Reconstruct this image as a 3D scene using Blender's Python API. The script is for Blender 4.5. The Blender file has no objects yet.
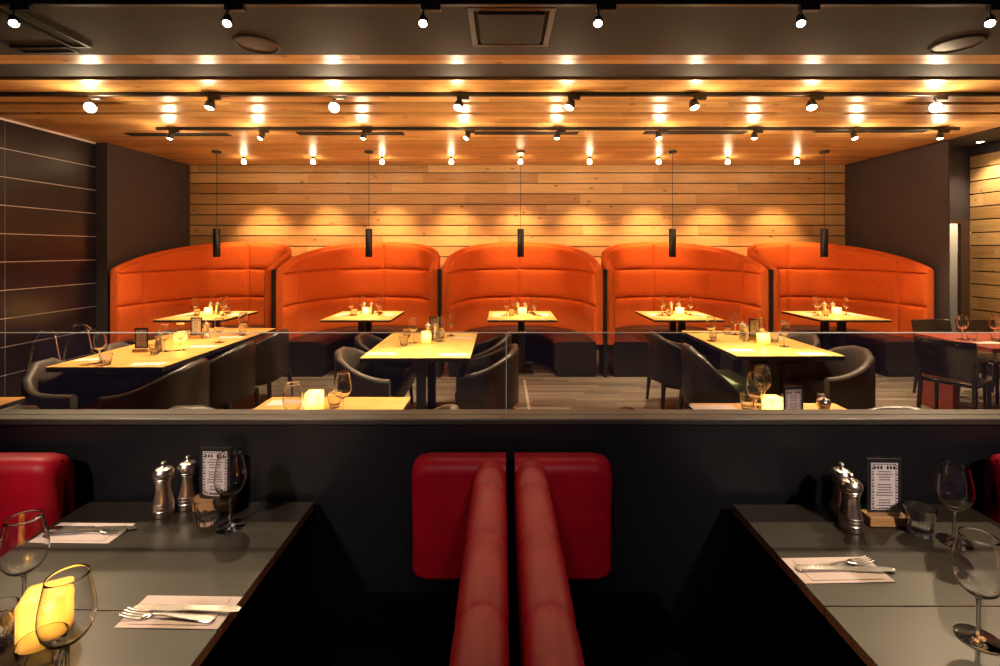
import bpy, math, random
from mathutils import Vector, Matrix, Quaternion
random.seed(7)
C = bpy.context.scene.collection
PI = math.pi
F, VX, VY, HC = 485.0, 503.0, 250.0, 1.65          # focal length in pixels, vanishing point, eye height

def on(px, py, z):                                   # ground point of the photograph at height z
    y = F*(HC-z)/(py-VY)
    return Vector(((px-VX)*y/F, y, z))

# ------------------------------------------------------------------ materials
def mat(name):
    m = bpy.data.materials.new(name); m.use_nodes = True
    nt = m.node_tree
    return m, nt, nt.nodes['Principled BSDF']

def setp(b, **k):
    names = dict(col='Base Color', rough='Roughness', metal='Metallic', trans='Transmission Weight', ior='IOR', coat='Coat Weight',
                 coatr='Coat Roughness', ecol='Emission Color', estr='Emission Strength', spec='Specular IOR Level', sheen='Sheen Weight',
                 aniso='Anisotropic')
    for a, v in k.items():
        if a in ('col', 'ecol') and len(v) == 3: v = (*v, 1)
        b.inputs[names[a]].default_value = v

def simple(name, col, rough=.5, var=.0, scale=8, bump=0, bscale=200, stretch=None, **k):
    m, nt, b = mat(name); setp(b, col=col, rough=rough, **k)
    N, L = nt.nodes, nt.links
    if var or bump:
        tc = N.new('ShaderNodeTexCoord')
        vec = tc.outputs['Object']
        if stretch:
            mp = N.new('ShaderNodeMapping'); mp.inputs['Scale'].default_value = stretch
            L.new(vec, mp.inputs[0]); vec = mp.outputs[0]
    if var:
        nz = N.new('ShaderNodeTexNoise'); nz.inputs['Scale'].default_value = scale; nz.inputs['Detail'].default_value = 6
        L.new(vec, nz.inputs['Vector'])
        r = N.new('ShaderNodeValToRGB')
        r.color_ramp.elements[0].position = .3; r.color_ramp.elements[1].position = .7
        r.color_ramp.elements[0].color = (*[c*(1-var) for c in col], 1)
        r.color_ramp.elements[1].color = (*[min(1, c*(1+var)) for c in col], 1)
        L.new(nz.outputs[0], r.inputs[0]); L.new(r.outputs[0], b.inputs['Base Color'])
    if bump:
        n2 = N.new('ShaderNodeTexNoise'); n2.inputs['Scale'].default_value = bscale; n2.inputs['Detail'].default_value = 3
        L.new(vec, n2.inputs['Vector'])
        bp = N.new('ShaderNodeBump'); bp.inputs['Strength'].default_value = bump; bp.inputs['Distance'].default_value = .002
        L.new(n2.outputs[0], bp.inputs['Height']); L.new(bp.outputs[0], b.inputs['Normal'])
    return m

def planks(name, row_axis, pitch, off, length, lo, hi, rough=.35, grain=.25, knots=True):
    """boards that run along X; colour differs from board to board"""
    m, nt, b = mat(name); N, L = nt.nodes, nt.links
    setp(b, rough=rough)
    tc = N.new('ShaderNodeTexCoord'); sp = N.new('ShaderNodeSeparateXYZ'); L.new(tc.outputs['Object'], sp.inputs[0])
    def M(op, a, bb=None):
        n = N.new('ShaderNodeMath'); n.operation = op
        for i, v in enumerate((a, bb)):
            if v is None: continue
            if hasattr(v, 'links'): L.new(v, n.inputs[i])
            else: n.inputs[i].default_value = v
        return n.outputs[0]
    run = sp.outputs['Y' if row_axis == 'S' else 'X']
    row = M('FLOOR', M('DIVIDE', M('SUBTRACT', sp.outputs['Z' if row_axis in 'ZS' else 'Y'], off), pitch))
    w1 = N.new('ShaderNodeTexWhiteNoise'); w1.noise_dimensions = '1D'; L.new(row, w1.inputs['W'])
    idx = M('FLOOR', M('ADD', M('DIVIDE', run, length), M('MULTIPLY', w1.outputs['Value'], 9.7)))
    cb = N.new('ShaderNodeCombineXYZ'); L.new(row, cb.inputs[0]); L.new(idx, cb.inputs[1])
    w2 = N.new('ShaderNodeTexWhiteNoise'); w2.noise_dimensions = '2D'; L.new(cb.outputs[0], w2.inputs['Vector'])
    mp = N.new('ShaderNodeMapping'); mp.inputs['Scale'].default_value = (1.2, 28, 28) if row_axis != 'S' else (28, 1.2, 28)
    ad = N.new('ShaderNodeVectorMath'); ad.operation = 'ADD'
    sc = N.new('ShaderNodeVectorMath'); sc.operation = 'SCALE'; sc.inputs['Scale'].default_value = 5
    L.new(w2.outputs['Color'], sc.inputs[0]); L.new(tc.outputs['Object'], mp.inputs[0])
    L.new(mp.outputs[0], ad.inputs[0]); L.new(sc.outputs[0], ad.inputs[1])
    nz = N.new('ShaderNodeTexNoise'); nz.inputs['Scale'].default_value = 1.6; nz.inputs['Detail'].default_value = 7; nz.inputs['Distortion'].default_value = .6
    L.new(ad.outputs[0], nz.inputs['Vector'])
    fac = M('ADD', M('MULTIPLY', w2.outputs['Value'], 1-grain), M('MULTIPLY', M('SUBTRACT', nz.outputs[0], .25), grain*2))
    r = N.new('ShaderNodeValToRGB'); e = r.color_ramp.elements
    e[0].position = 0; e[0].color = (*lo, 1); e[1].position = 1; e[1].color = (*hi, 1)
    L.new(fac, r.inputs[0]); out = r.outputs[0]
    if knots:
        mk = N.new('ShaderNodeMapping'); mk.inputs['Scale'].default_value = (2.2, 5, 5); L.new(tc.outputs['Object'], mk.inputs[0])
        vo = N.new('ShaderNodeTexVoronoi'); vo.inputs['Scale'].default_value = 1.3; L.new(mk.outputs[0], vo.inputs['Vector'])
        kr = N.new('ShaderNodeValToRGB'); kr.color_ramp.elements[0].position = .05; kr.color_ramp.elements[1].position = .13
        kr.color_ramp.elements[0].color = (.25, .18, .12, 1); kr.color_ramp.elements[1].color = (1, 1, 1, 1)
        L.new(vo.outputs['Distance'], kr.inputs[0])
        mx = N.new('ShaderNodeMix'); mx.data_type = 'RGBA'; mx.blend_type = 'MULTIPLY'; mx.inputs[0].default_value = .8
        L.new(out, mx.inputs[6]); L.new(kr.outputs[0], mx.inputs[7]); out = mx.outputs[2]
    L.new(out, b.inputs['Base Color'])
    bp = N.new('ShaderNodeBump'); bp.inputs['Strength'].default_value = .15; bp.inputs['Distance'].default_value = .004
    L.new(nz.outputs[0], bp.inputs['Height']); L.new(bp.outputs[0], b.inputs['Normal'])
    return m

def glow(name, col, strength):
    m, nt, b = mat(name); setp(b, col=(0, 0, 0), rough=.5, ecol=col, estr=strength); return m

M = {}
M['wall_wood'] = planks('wall_wood', 'Z', .173, 1.02, 1.9, (.36, .175, .055), (.80, .53, .23), .4, grain=.42)
M['side_wood'] = planks('side_wood', 'S', .173, 1.02, 1.9, (.36, .175, .055), (.80, .53, .23), .4, grain=.42)
M['ceil_wood'] = planks('ceil_wood', 'Y', .085, 3.48, 1.6, (.46, .21, .06), (.84, .50, .19), .36, knots=True)
M['floor_wood'] = planks('floor_wood', 'Y', .075, 0, 1.1, (.06, .047, .038), (.34, .28, .22), .35, grain=.3, knots=False)
M['floor_dark'] = simple('floor_dark', (.006, .005, .006), .8, .4, 30, .4, 90)
M['ceil_grey'] = simple('ceil_grey', (.022, .020, .022), .75, .05, 3)
M['ceil_black'] = simple('ceil_black', (.012, .011, .011), .8)
M['plum'] = simple('plum', (.046, .036, .040), .7, .06, 6, .1, 60)
M['black_paint'] = simple('black_paint', (.010, .010, .011), .45, .2, 12)
M['tile'] = simple('tile', (.013, .009, .015), .30, .35, 1.5, .1, 6)
M['grout'] = simple('grout', (.9, .85, .85), .5)
M['steel_edge'] = simple('steel_edge', (.80, .78, .74), .45, .1, 30, metal=.6)
M['pale'] = simple('pale', (.62, .50, .36), .6, .04, 4)
M['bronze'] = simple('bronze', (.16, .11, .08), .35, .1, 6, metal=.6)
M['divider'] = simple('divider', (.0055, .0055, .0075), .42, .35, 10, .12, 40, (20, 20, .6))
M['cap'] = simple('cap', (.055, .045, .036), .45, .15, 20, 0, 1, (1, 30, 30), metal=.2)
M['orange'] = simple('orange', (.70, .125, .022), .9, .10, 40, .5, 420, spec=.2)
M['black_leather'] = simple('black_leather', (.018, .014, .013), .33, .2, 20, .25, 260)
M['brown_leather'] = simple('brown_leather', (.022, .016, .013), .36, .25, 9, .25, 240)
M['taupe_leather'] = simple('taupe_leather', (.052, .040, .032), .42, .15, 9, .25, 240)
M['black_vinyl'] = simple('black_vinyl', (.0012, .0012, .0012), .9, .2, 20, .2, 200, spec=.03)
M['sage'] = simple('sage', (.22, .30, .16), .6, .1, 10)
M['red_leather'] = simple('red_leather', (.38, .003, .014), .44, .12, 14, .3, 260, spec=.28)
M['dark_chair'] = simple('dark_chair', (.028, .020, .014), .2, .2, 9, coat=.4, coatr=.15)
M['oak'] = simple('oak', (.70, .37, .10), .33, .16, 3, .1, 30, (1.2, 14, 14))
M['maple'] = simple('maple', (.74, .50, .14), .32, .14, 3, .1, 30, (1.2, 14, 14))
M['redwood'] = simple('redwood', (.30, .06, .03), .35, .15, 4, 0, 1, (1, 12, 12))
M['edge_black'] = simple('edge_black', (.014, .011, .010), .5, .15, 10)
M['slate'] = simple('slate', (.027, .021, .013), .36, .10, 5, .1, 150, spec=.32)
M['ply'] = simple('ply', (.50, .25, .11), .5, .2, 10, 0, 1, (3, 3, 60))
M['block'] = simple('block', (.52, .27, .10), .5, .2, 8, 0, 1, (2, 20, 20))
M['black_metal'] = simple('black_metal', (.016, .015, .015), .4, .15, 20)
M['shade'] = simple('shade', (.035, .034, .038), .3, .1, 14, metal=.7)
M['chrome'] = simple('chrome', (.85, .84, .82), .12, .05, 20, metal=1)
M['cutlery'] = simple('cutlery', (.52, .50, .47), .24, .06, 30, metal=1)
M['brushed'] = simple('brushed', (.62, .54, .47), .30, .10, 6, .06, 30, (60, 60, 1), metal=1)
M['napkin'] = simple('napkin', (.72, .57, .52), .85, .04, 20, .25, 300)
M['paper'] = simple('paper', (.86, .74, .73), .7, .05, 40)
M['ink'] = simple('ink', (.012, .012, .014), .5, .1, 30)
M['wax'] = simple('wax', (.85, .78, .62), .6, .03, 10)
M['flame'] = glow('flame', (1, .62, .22), 30)
M['lens'] = glow('lens', (1, .80, .52), 45)
M['lens_small'] = glow('lens_small', (1, .78, .48), 30)
M['lens_down'] = glow('lens_down', (1, .74, .42), 12)

def glassmat(name, col=(1, 1, 1), ior=1.46, rough=0):
    m, nt, b = mat(name); setp(b, col=col, rough=rough, trans=1, ior=ior); return m
M['glass'] = glassmat('glass')

def panemat(name='pane', col=(.95, .955, .955), rough=.02):
    m, nt, b = mat(name); N, L = nt.nodes, nt.links
    tr = N.new('ShaderNodeBsdfTransparent'); tr.inputs[0].default_value = (*col, 1)
    gl = N.new('ShaderNodeBsdfGlossy'); gl.inputs['Roughness'].default_value = rough
    fr = N.new('ShaderNodeFresnel'); ge = N.new('ShaderNodeNewGeometry'); mr = N.new('ShaderNodeMapRange')
    mr.inputs['To Min'].default_value = 1.45; mr.inputs['To Max'].default_value = 1/1.45      # same reflection on both faces of the sheet
    L.new(ge.outputs['Backfacing'], mr.inputs[0]); L.new(mr.outputs[0], fr.inputs[0])
    mx = N.new('ShaderNodeMixShader'); L.new(fr.outputs[0], mx.inputs[0]); L.new(tr.outputs[0], mx.inputs[1]); L.new(gl.outputs[0], mx.inputs[2])
    L.new(mx.outputs[0], N['Material Output'].inputs[0]); return m
M['pane'] = panemat()
M['pane_edge'] = simple('pane_edge', (.60, .62, .58), .15, .1, 40)

def frosted():
    m, nt, b = mat('amber_glass'); N, L = nt.nodes, nt.links
    setp(b, col=(.95, .80, .38), rough=.25)
    tl = N.new('ShaderNodeBsdfTranslucent'); tl.inputs[0].default_value = (1, .80, .36, 1)
    tp = N.new('ShaderNodeBsdfTransparent'); tp.inputs[0].default_value = (1, .9, .6, 1)
    m1 = N.new('ShaderNodeMixShader'); m1.inputs[0].default_value = .5; L.new(tl.outputs[0], m1.inputs[1]); L.new(tp.outputs[0], m1.inputs[2])
    m2 = N.new('ShaderNodeMixShader'); m2.inputs[0].default_value = .70; L.new(b.outputs[0], m2.inputs[1]); L.new(m1.outputs[0], m2.inputs[2])
    L.new(m2.outputs[0], N['Material Output'].inputs[0]); return m
M['amber'] = frosted()

# ------------------------------------------------------------------ mesh building
class MB:
    def __init__(s): s.v, s.f = [], []
    def add(s, vs, fs):
        o = len(s.v); s.v += [tuple(p) for p in vs]; s.f += [tuple(i+o for i in f) for f in fs]; return s
    def box(s, x0, x1, y0, y1, z0, z1):
        return s.add([(x0,y0,z0),(x1,y0,z0),(x1,y1,z0),(x0,y1,z0),(x0,y0,z1),(x1,y0,z1),(x1,y1,z1),(x0,y1,z1)],
                     [(3,2,1,0),(4,5,6,7),(0,1,5,4),(1,2,6,5),(2,3,7,6),(3,0,4,7)])
    def prism(s, pts, z0, z1):
        n = len(pts)
        return s.add([(x,y,z0) for x,y in pts]+[(x,y,z1) for x,y in pts],
                     [tuple(range(n-1,-1,-1)), tuple(range(n,2*n))]+[(i,(i+1)%n,n+(i+1)%n,n+i) for i in range(n)])
    def lathe(s, prof, n=24, cap0=False, cap1=False, mod=None, mtx=None):
        vs = []
        for k in range(n):
            a = 2*PI*k/n
            for r, z in prof:
                rr = r*(mod(a, z) if mod else 1)
                p = Vector((rr*math.cos(a), rr*math.sin(a), z))
                vs.append(mtx @ p if mtx else p)
        m = len(prof)
        fs = [(k*m+j, ((k+1)%n)*m+j, ((k+1)%n)*m+j+1, k*m+j+1) for k in range(n) for j in range(m-1)]
        if cap0: fs.append(tuple(k*m for k in range(n-1,-1,-1)))
        if cap1: fs.append(tuple(k*m+m-1 for k in range(n)))
        return s.add(vs, fs)
    def tube(s, pts, r, n=10):
        pts = [Vector(p) for p in pts]; rs = r if isinstance(r, (list, tuple)) else [r]*len(pts)
        up = Vector((0,0,1)); rings = []
        for i, p in enumerate(pts):
            d = (pts[min(i+1,len(pts)-1)]-pts[max(i-1,0)]).normalized()
            a = d.cross(up if abs(d.z) < .95 else Vector((1,0,0))).normalized(); b = d.cross(a)
            rings.append([p+a*rs[i]*math.cos(2*PI*k/n)+b*rs[i]*math.sin(2*PI*k/n) for k in range(n)])
        vs = [q for R in rings for q in R]
        fs = [(i*n+k, i*n+(k+1)%n, (i+1)*n+(k+1)%n, (i+1)*n+k) for i in range(len(pts)-1) for k in range(n)]
        fs += [tuple(range(n-1,-1,-1)), tuple((len(pts)-1)*n+k for k in range(n))]
        return s.add(vs, fs)
    def cols(s, columns, closed_profile=True, caps=True):
        m = len(columns[0]); vs = [p for c in columns for p in c]
        fs = []
        for i in range(len(columns)-1):
            for j in range(m if closed_profile else m-1):
                fs.append((i*m+j, (i+1)*m+j, (i+1)*m+(j+1)%m, i*m+(j+1)%m))
        if caps and closed_profile:
            fs.append(tuple(range(m-1,-1,-1))); fs.append(tuple((len(columns)-1)*m+j for j in range(m)))
        return s.add(vs, fs)
    def scaled(s, k): s.v = [(x*k, y*k, z) for x, y, z in s.v]; return s
    def build(s, name, material, parent=None, loc=(0,0,0), smooth=None, bevel=0, seg=3, rot=None):
        me = bpy.data.meshes.new(name); me.from_pydata(s.v, [], s.f); me.validate()
        import bmesh
        bm = bmesh.new(); bm.from_mesh(me); bmesh.ops.recalc_face_normals(bm, faces=bm.faces)
        if bevel:
            bmesh.ops.bevel(bm, geom=bm.edges[:], offset=bevel, segments=seg, affect='EDGES', profile=.5)
        if smooth is not None:
            for f in bm.faces: f.smooth = True
            for e in bm.edges:
                if len(e.link_faces) == 2 and e.calc_face_angle(0) > smooth: e.smooth = False
        bm.to_mesh(me); bm.free()
        if isinstance(material, str): material = M[material]
        me.materials.append(material)
        o = bpy.data.objects.new(name, me); C.objects.link(o); o.location = loc
        if rot is not None: o.rotation_mode = 'QUATERNION'; o.rotation_quaternion = rot
        if parent: o.parent = parent
        return o

def tag(o, label, cat, group=None, kind=None):
    o['label'] = label; o['category'] = cat
    if group: o['group'] = group
    if kind: o['kind'] = kind
    return o
def struct(o): o['kind'] = 'structure'; return o
def thing(name, label=None, cat=None, loc=(0,0,0), rz=0, group=None):
    o = bpy.data.objects.new(name, None); C.objects.link(o); o.empty_display_size = .1
    o.location = loc; o.rotation_euler = (0,0,rz)
    if label: tag(o, label, cat, group)
    return o
def dup(o, loc, rz=0, label=None, group=None, parent=None, material=None):
    """a copy of a thing with copies of its parts and sub-parts"""
    c = o.copy(); C.objects.link(c)
    if parent is None: c.location = loc; c.rotation_euler = (0,0,rz)
    else: c.parent = parent
    if label: c['label'] = label
    if group: c['group'] = group
    for ch in o.children: dup(ch, None, parent=c)
    return c
class Proto:
    """the first placing moves the thing itself, later ones copy it"""
    def __init__(s, root): s.root, s.used = root, False
    def __call__(s, loc, rz, label, group=None):
        if not s.used:
            s.used = True; o = s.root; o.location = loc; o.rotation_euler = (0,0,rz); o['label'] = label
            if group: o['group'] = group
            return o
        return dup(s.root, loc, rz, label, group)

def spot(loc, target, power, angle=50, blend=.6, col=(1, .74, .45), r=.03, name='spot_light'):
    l = bpy.data.lights.new(name, 'SPOT'); l.energy = power; l.spot_size = math.radians(angle); l.spot_blend = blend; l.color = col; l.shadow_soft_size = r
    o = bpy.data.objects.new(name, l); C.objects.link(o); o.location = loc
    d = Vector(target)-Vector(loc); o.rotation_mode = 'QUATERNION'; o.rotation_quaternion = d.to_track_quat('-Z', 'Y'); return o
def point(loc, power, col=(1, .74, .45), r=.02, name='lamp_light'):
    l = bpy.data.lights.new(name, 'POINT'); l.energy = power; l.color = col; l.shadow_soft_size = r
    o = bpy.data.objects.new(name, l); C.objects.link(o); o.location = loc; return o

# ------------------------------------------------------------------ the setting
CZ = 3.05
XL, XLT, XR, XRW = -5.165, -5.31, 5.64, 6.355       # wing wall, tiled wall, right wing wall, right timber wall
YB = 8.0
struct(MB().box(XLT-.1, 7.4, 1.86, YB+.2, -.1, 0).build('floor', 'floor_wood'))
struct(MB().box(XLT-.1, 6.8, -1.5, 1.86, -.1, -.0005).build('floor_carpet', 'floor_dark'))
struct(MB().box(XLT-.1, 6.8, -1.5, 3.48, CZ, CZ+.15).build('ceiling', 'ceil_grey'))
cu = struct(MB().box(XLT-.1, XR, 3.48, YB+.2, CZ+.09, CZ+.2).build('ceiling_upper', 'ceil_black'))
struct(MB().box(XLT-.1, XR, 3.63, 3.95, CZ+.015, CZ+.085).build('ceiling_band', 'ceil_grey'))
b = MB()
y = 3.48
while y < YB-.02:
    y1 = min(y+.085, YB)
    mid = (y+y1)/2
    if not (3.62 < mid < 3.96 or 4.585 < mid < 4.67 or 4.925 < mid < 5.0):
        b.box(XLT-.05, XR, y+.0025, y1-.0025, CZ, CZ+.03)
    y += .085
struct(b.build('ceiling_timber', 'ceil_wood'))
struct(MB().box(XR, 7.4, 3.48, YB+.2, CZ-.01, CZ+.15).build('ceiling_side', 'ceil_grey'))
wb = struct(MB().box(XLT-.1, XR+.1, YB+.03, YB+.15, 0, CZ+.2).build('wall_back', 'black_paint'))
b = MB()
z = 1.02-.173*5
while z < CZ-.01:
    b.box(XL, XR, YB, YB+.03, max(z+.008, 0), min(z+.173-.008, CZ)); z += .173
struct(b.build('wall_back_cladding', 'wall_wood', wb))
wl = struct(MB().box(XLT-.15, XLT-.006, -1.5, 6.4, 0, CZ).build('wall_left', 'grout'))
b = MB()
zz = [k*.302+.012 for k in range(-1, 11)]
yy = [6.36-1.185*k for k in range(8)]
for j in range(len(yy)-1):
    for k in range(len(zz)-1):
        z0, z1 = max(zz[k]+.004, 0), min(zz[k+1]-.004, CZ)
        if z1 > z0: b.box(XLT-.006, XLT, yy[j+1]+.004, yy[j]-.004, z0, z1)
struct(b.build('wall_left_tiles', 'tile', wl))
struct(MB().box(XLT-.1, XL, 6.33, YB+.03, 0, CZ).build('wall_left_wing', 'plum'))
struct(MB().box(XR, XR+.025, 6.15, YB+.03, 0, CZ).build('wall_right_wing', 'plum'))
# recess with a pale doorway between the wing wall and the timber wall
struct(MB().box(XR+.025, XRW+.1, 6.62, 6.72, 2.06, CZ).build('wall_right_header', 'plum'))
d = struct(MB().box(6.235, XRW, 6.60, 6.65, 0, 2.06).box(XR+.025, 6.235, 6.60, 6.65, 2.01, 2.06).build('door_1', 'bronze'))
struct(MB().box(XR+.025, 7.3, 7.3, 7.36, 0, 2.4).build('door_1_leaf', 'pale', d))
struct(MB().box(6.84, 6.87, 7.27, 7.3, 0, 1.62).build('door_1_stile', 'bronze', d))
wr = struct(MB().box(XRW+.03, XRW+.15, -1.5, 6.62, 0, CZ).build('wall_right', 'plum'))
b = MB(); z = 1.02-.173*5
while z < 2.9:
    b.box(XRW, XRW+.03, 3.4, 6.60, max(z+.008, 0), min(z+.165, 2.93)); z += .173
struct(b.build('wall_right_cladding', 'side_wood', wr))
struct(MB().box(.255, .285, 3.05, 6.15, 0, .005).build('trim_floor', 'steel_edge'))

# ceiling fittings in the dark front ceiling
def frame_plate(name, x0, x1, y0, y1, w, label, cat):
    t = thing(name, label, cat, ((x0+x1)/2, (y0+y1)/2, CZ))
    hx, hy = (x1-x0)/2, (y1-y0)/2
    MB().box(-hx,hx,-hy,-hy+w,-.014,0).box(-hx,hx,hy-w,hy,-.014,0).box(-hx,-hx+w,-hy+w,hy-w,-.014,0).box(hx-w,hx,-hy+w,hy-w,-.014,0).build('frame', 'black_paint', t, bevel=.002, seg=1)
    return t, hx, hy
t, hx, hy = frame_plate('ceiling_vent', -.205, .305, 2.78, 3.31, .035, 'square ceiling vent with a flat panel, above the middle of the room', 'vent')
MB().box(-hx+.06,hx-.06,-hy+.06,hy-.06,-.022,-.002).build('panel', 'ceil_grey', t, bevel=.004, seg=1)
t, hx, hy = frame_plate('ceiling_slot_vent', -2.96, -2.82, 2.45, 3.33, .02, 'long narrow slot diffuser in the dark ceiling near the tiled wall', 'vent')
MB().box(-.028,.028,-hy+.02,hy-.02,-.006,-.001).build('louvre', 'ceil_black', t)
t, hx, hy = frame_plate('ceiling_slot_vent', -3.38, -2.98, 3.32, 3.42, .016, 'short dark slot diffuser beside the long one near the tiled wall', 'vent')
MB().box(-hx+.016,hx-.016,-.028,.028,-.006,-.001).build('louvre', 'ceil_black', t)
for px, lab in ((257, 'round ceiling speaker on the side of the tiled wall'), (957, 'round ceiling speaker on the side of the timber wall')):
    p = on(px, 44, CZ)
    t = thing('ceiling_speaker', lab, 'speaker', p)
    MB().lathe([(.150,0),(.150,-.006),(.135,-.011),(.130,-.006)], 40).build('rim', 'ceil_grey', t, smooth=.6)
    MB().lathe([(.0,-.008),(.06,-.008),(.130,-.005),(.130,-.001)], 40).build('grille', 'black_paint', t, smooth=.6)
for i, (a, c, py) in enumerate(((128, 229, 134), (298, 404, 133), (474, 578, 132.5), (644, 745, 132), (817, 926, 130.5))):
    p0, p1 = on(a, py, CZ), on(c, py, CZ)
    t, hx, hy = frame_plate('ceiling_slot_vent', p0.x, p1.x, p0.y-.06, p0.y+.06, .014,
        ['slot vent in the timber ceiling nearest the tiled wall', 'slot vent in the timber ceiling, second from the tiled wall', 'slot vent in the timber ceiling in front of the middle booth',
         'slot vent in the timber ceiling, second from the timber side wall', 'slot vent in the timber ceiling nearest the timber side wall'][i], 'vent')
    t['group'] = 'slot vents in the timber ceiling'
    MB().box(-hx+.014,hx-.014,-.045,.045,-.008,-.002).build('louvre', 'ceil_grey', t)

# ------------------------------------------------------------------ tracks, spotlights, downlights, pendants
def rail(yv, x0, x1, label):
    return tag(MB().box(x0,x1,yv-.018,yv+.018,CZ-.035,CZ).build('track_rail', 'black_metal', bevel=.003, seg=1), label, 'track', 'lighting tracks')
rail(2.71, -5.0, 5.6, 'black lighting track on the dark front ceiling')
rail(4.31, -4.9, 5.5, 'black lighting track across the timber ceiling nearer the dark ceiling')
rail(5.53, -3.95, 5.2, 'black lighting track across the timber ceiling nearer the booths')
head_m = {}
def head_mesh(r, ln):
    k = (r, ln)
    if k not in head_m:
        h = MB().lathe([(.3*r,ln),(.55*r,ln),(.8*r,ln*.7),(r*.95,ln*.35),(r,.0),(r*.88,-.002),(r*.84,.012),(.4*r,ln*.55),(.0,ln*.6)], 20, cap0=True)
        o = h.build('lamp_head', 'black_metal', smooth=.7); head_m[k] = o.data; bpy.data.objects.remove(o)
        l = MB().lathe([(r*.84,.004),(r*.7,-.006),(r*.4,-.013),(.0005,-.016)], 20)
        o = l.build('lens', 'lens', smooth=1.2); head_m[k+('l',)] = o.data; bpy.data.objects.remove(o)
    return head_m[k], head_m[k+('l',)]
adapter_m = MB().box(-.055,.055,-.017,.017,-.03,0).build('adapter','black_metal',bevel=.003,seg=1); ad_data = adapter_m.data; bpy.data.objects.remove(adapter_m)
def track_spot(x, yv, target, label, group, power, angle, r=.034, drop=.10, aim_light=True, spill=.6, col=(1,.74,.45)):
    t = thing('track_spotlight', label, 'spotlight', (x, yv, CZ-.035), 0, group)
    o = bpy.data.objects.new('adapter', ad_data); C.objects.link(o); o.parent = t; o.location = (.045,0,0)
    MB().tube([(0,0,-.02),(0,0,-drop*.55),(r*.9,0,-drop*.75),(r*.9,0,-drop)], .006, 8).build('arm', 'black_metal', t, smooth=.8)
    hd, ld = head_mesh(r, .075)
    c = Vector((x, yv, CZ-.035-drop)); d = (Vector(target)-c).normalized()
    q = (-d).to_track_quat('Z', 'Y')
    for nm, data in (('lamp_head', hd), ('lens', ld)):
        o = bpy.data.objects.new(nm, data); C.objects.link(o); o.parent = t; o.location = (0,0,-drop); o.rotation_mode = 'QUATERNION'; o.rotation_quaternion = q
    if power: spot(c+d*.03, target, power, angle, .7, col, .03)
    if spill: point(c+d*.045, spill, col, .03)
    return t
ORD = ['first', 'second', 'third', 'fourth', 'fifth', 'sixth', 'seventh', 'eighth', 'ninth']
P_FRONT, P_T1, P_T2 = 60, 420, 160
# front track: lamps that look down at the near tables
fr = [(14, 20, (-1.25,1.45,.75), 150, 26), (227, 16, (-1.0,1.5,.75), 110, 26), (423, 14, (-.2,1.3,.9), 14, 40),
      (598, 11, (.22,1.3,.9), 14, 40), (801, 13, (1.15,1.5,.75), 110, 26), (990, 10, (1.3,1.42,.75), 150, 26)]
for i, (px, py, tg, pw, an) in enumerate(fr):
    x = (px-VX)/F*2.71*1.0
    track_spot(x, 2.71, tg, f'black spotlight on the dark front ceiling track, {ORD[i]} from the tiled wall', 'spotlights on the front track', pw, an, r=.026, spill=0)
booth_x = [-4.055, -1.90, .25, 2.40, 4.55]
t1 = [(90, (-1.2,1.1,.75), 24, 30), (209, (-3.06,4.0,.75), 380, 62), (334, (-1.05,1.2,.75), 24, 30), (458, (-.8,3.4,.75), 400, 62), (569, (-.55,3.7,.75), 380, 62),
      (695, (2.15,3.7,.75), 400, 62), (812, (2.4,3.4,.75), 400, 62), (936, (1.15,1.25,.75), 24, 30)]
for i, (px, tg, pw, an) in enumerate(t1):
    x = (px-VX)/112.6
    big = px in (90, 334, 936)
    track_spot(x, 4.31, tg, f'glaring spotlight on the nearer timber ceiling track, {ORD[i]} from the tiled wall', 'spotlights on the middle track', pw, an, .052 if big else .045, .10, spill=12 if big else 8)
t2 = [(170, (-4.4,7.4,1.2)), (260, (-3.9,7.6,1.2)), (363, (-2.1,7.6,1.2)), (466, (-1.6,7.5,1.2)), (557, (.5,7.5,1.2)), (659, (2.1,7.6,1.2)), (754, (2.8,7.5,1.2)), (855, (4.4,7.5,1.2)), (940, (5.0,7.2,1.2))]
for i, (px, tg) in enumerate(t2):
    x = (px-VX)/87.7
    track_spot(x, 5.53, (tg[0], 4.9, .75) if i % 2 else (tg[0], 5.7, .75), f'small spotlight on the farther timber ceiling track, {ORD[i]} from the tiled wall', 'spotlights on the far track', P_T2, 70, .036, .09, spill=9)
# wall washers close to the timber wall
for i in range(9):
    x = (244+69.1*i-VX)/66.4; loc = Vector((x, 7.3, CZ))
    t = thing('ceiling_downlight', f'small bare downlight close to the timber wall, {ORD[i]} from the tiled wall', 'downlight', loc, 0, 'downlights along the timber wall')
    MB().lathe([(.022,0),(.022,-.03),(.016,-.035)], 14, cap1=True).build('lamp_holder', 'black_metal', t, smooth=.6)
    MB().lathe([(.014,-.034),(.026,-.055),(.034,-.085),(.033,-.095),(.018,-.102),(.0005,-.104)], 16).build('bulb', 'lens_small', t, smooth=1)
    spot(loc+Vector((0,.02,-.12)), (x, YB, 1.15), 190, 64, 1, (1,.60,.27), .04)
    point(loc+Vector((0,0,-.13)), 1.6, (1,.70,.36), .03)
loc = Vector((6.1, 6.2, CZ-.01))
t = thing('ceiling_downlight', 'round downlight in the grey ceiling over the pale doorway', 'downlight', loc)
MB().lathe([(.055,0),(.055,-.008),(.045,-.012),(.042,0)], 24).build('trim_ring', 'black_metal', t, smooth=.6)
MB().lathe([(.042,-.002),(.03,-.014),(.0005,-.02)], 24).build('lens', 'lens_small', t, smooth=.9)
spot(loc+Vector((0,0,-.04)), (6.2,6.2,0), 80, 110, 1, (1,.78,.5), .04)
spot(Vector((6.0,5.3,CZ-.05)), (6.35,5.4,1.6), 130, 100, 1, (1,.72,.4), .04)
spot(Vector((6.6,6.9,2.7)), (6.8,7.3,1.0), 120, 140, 1, (1,.85,.65), .05)
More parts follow.
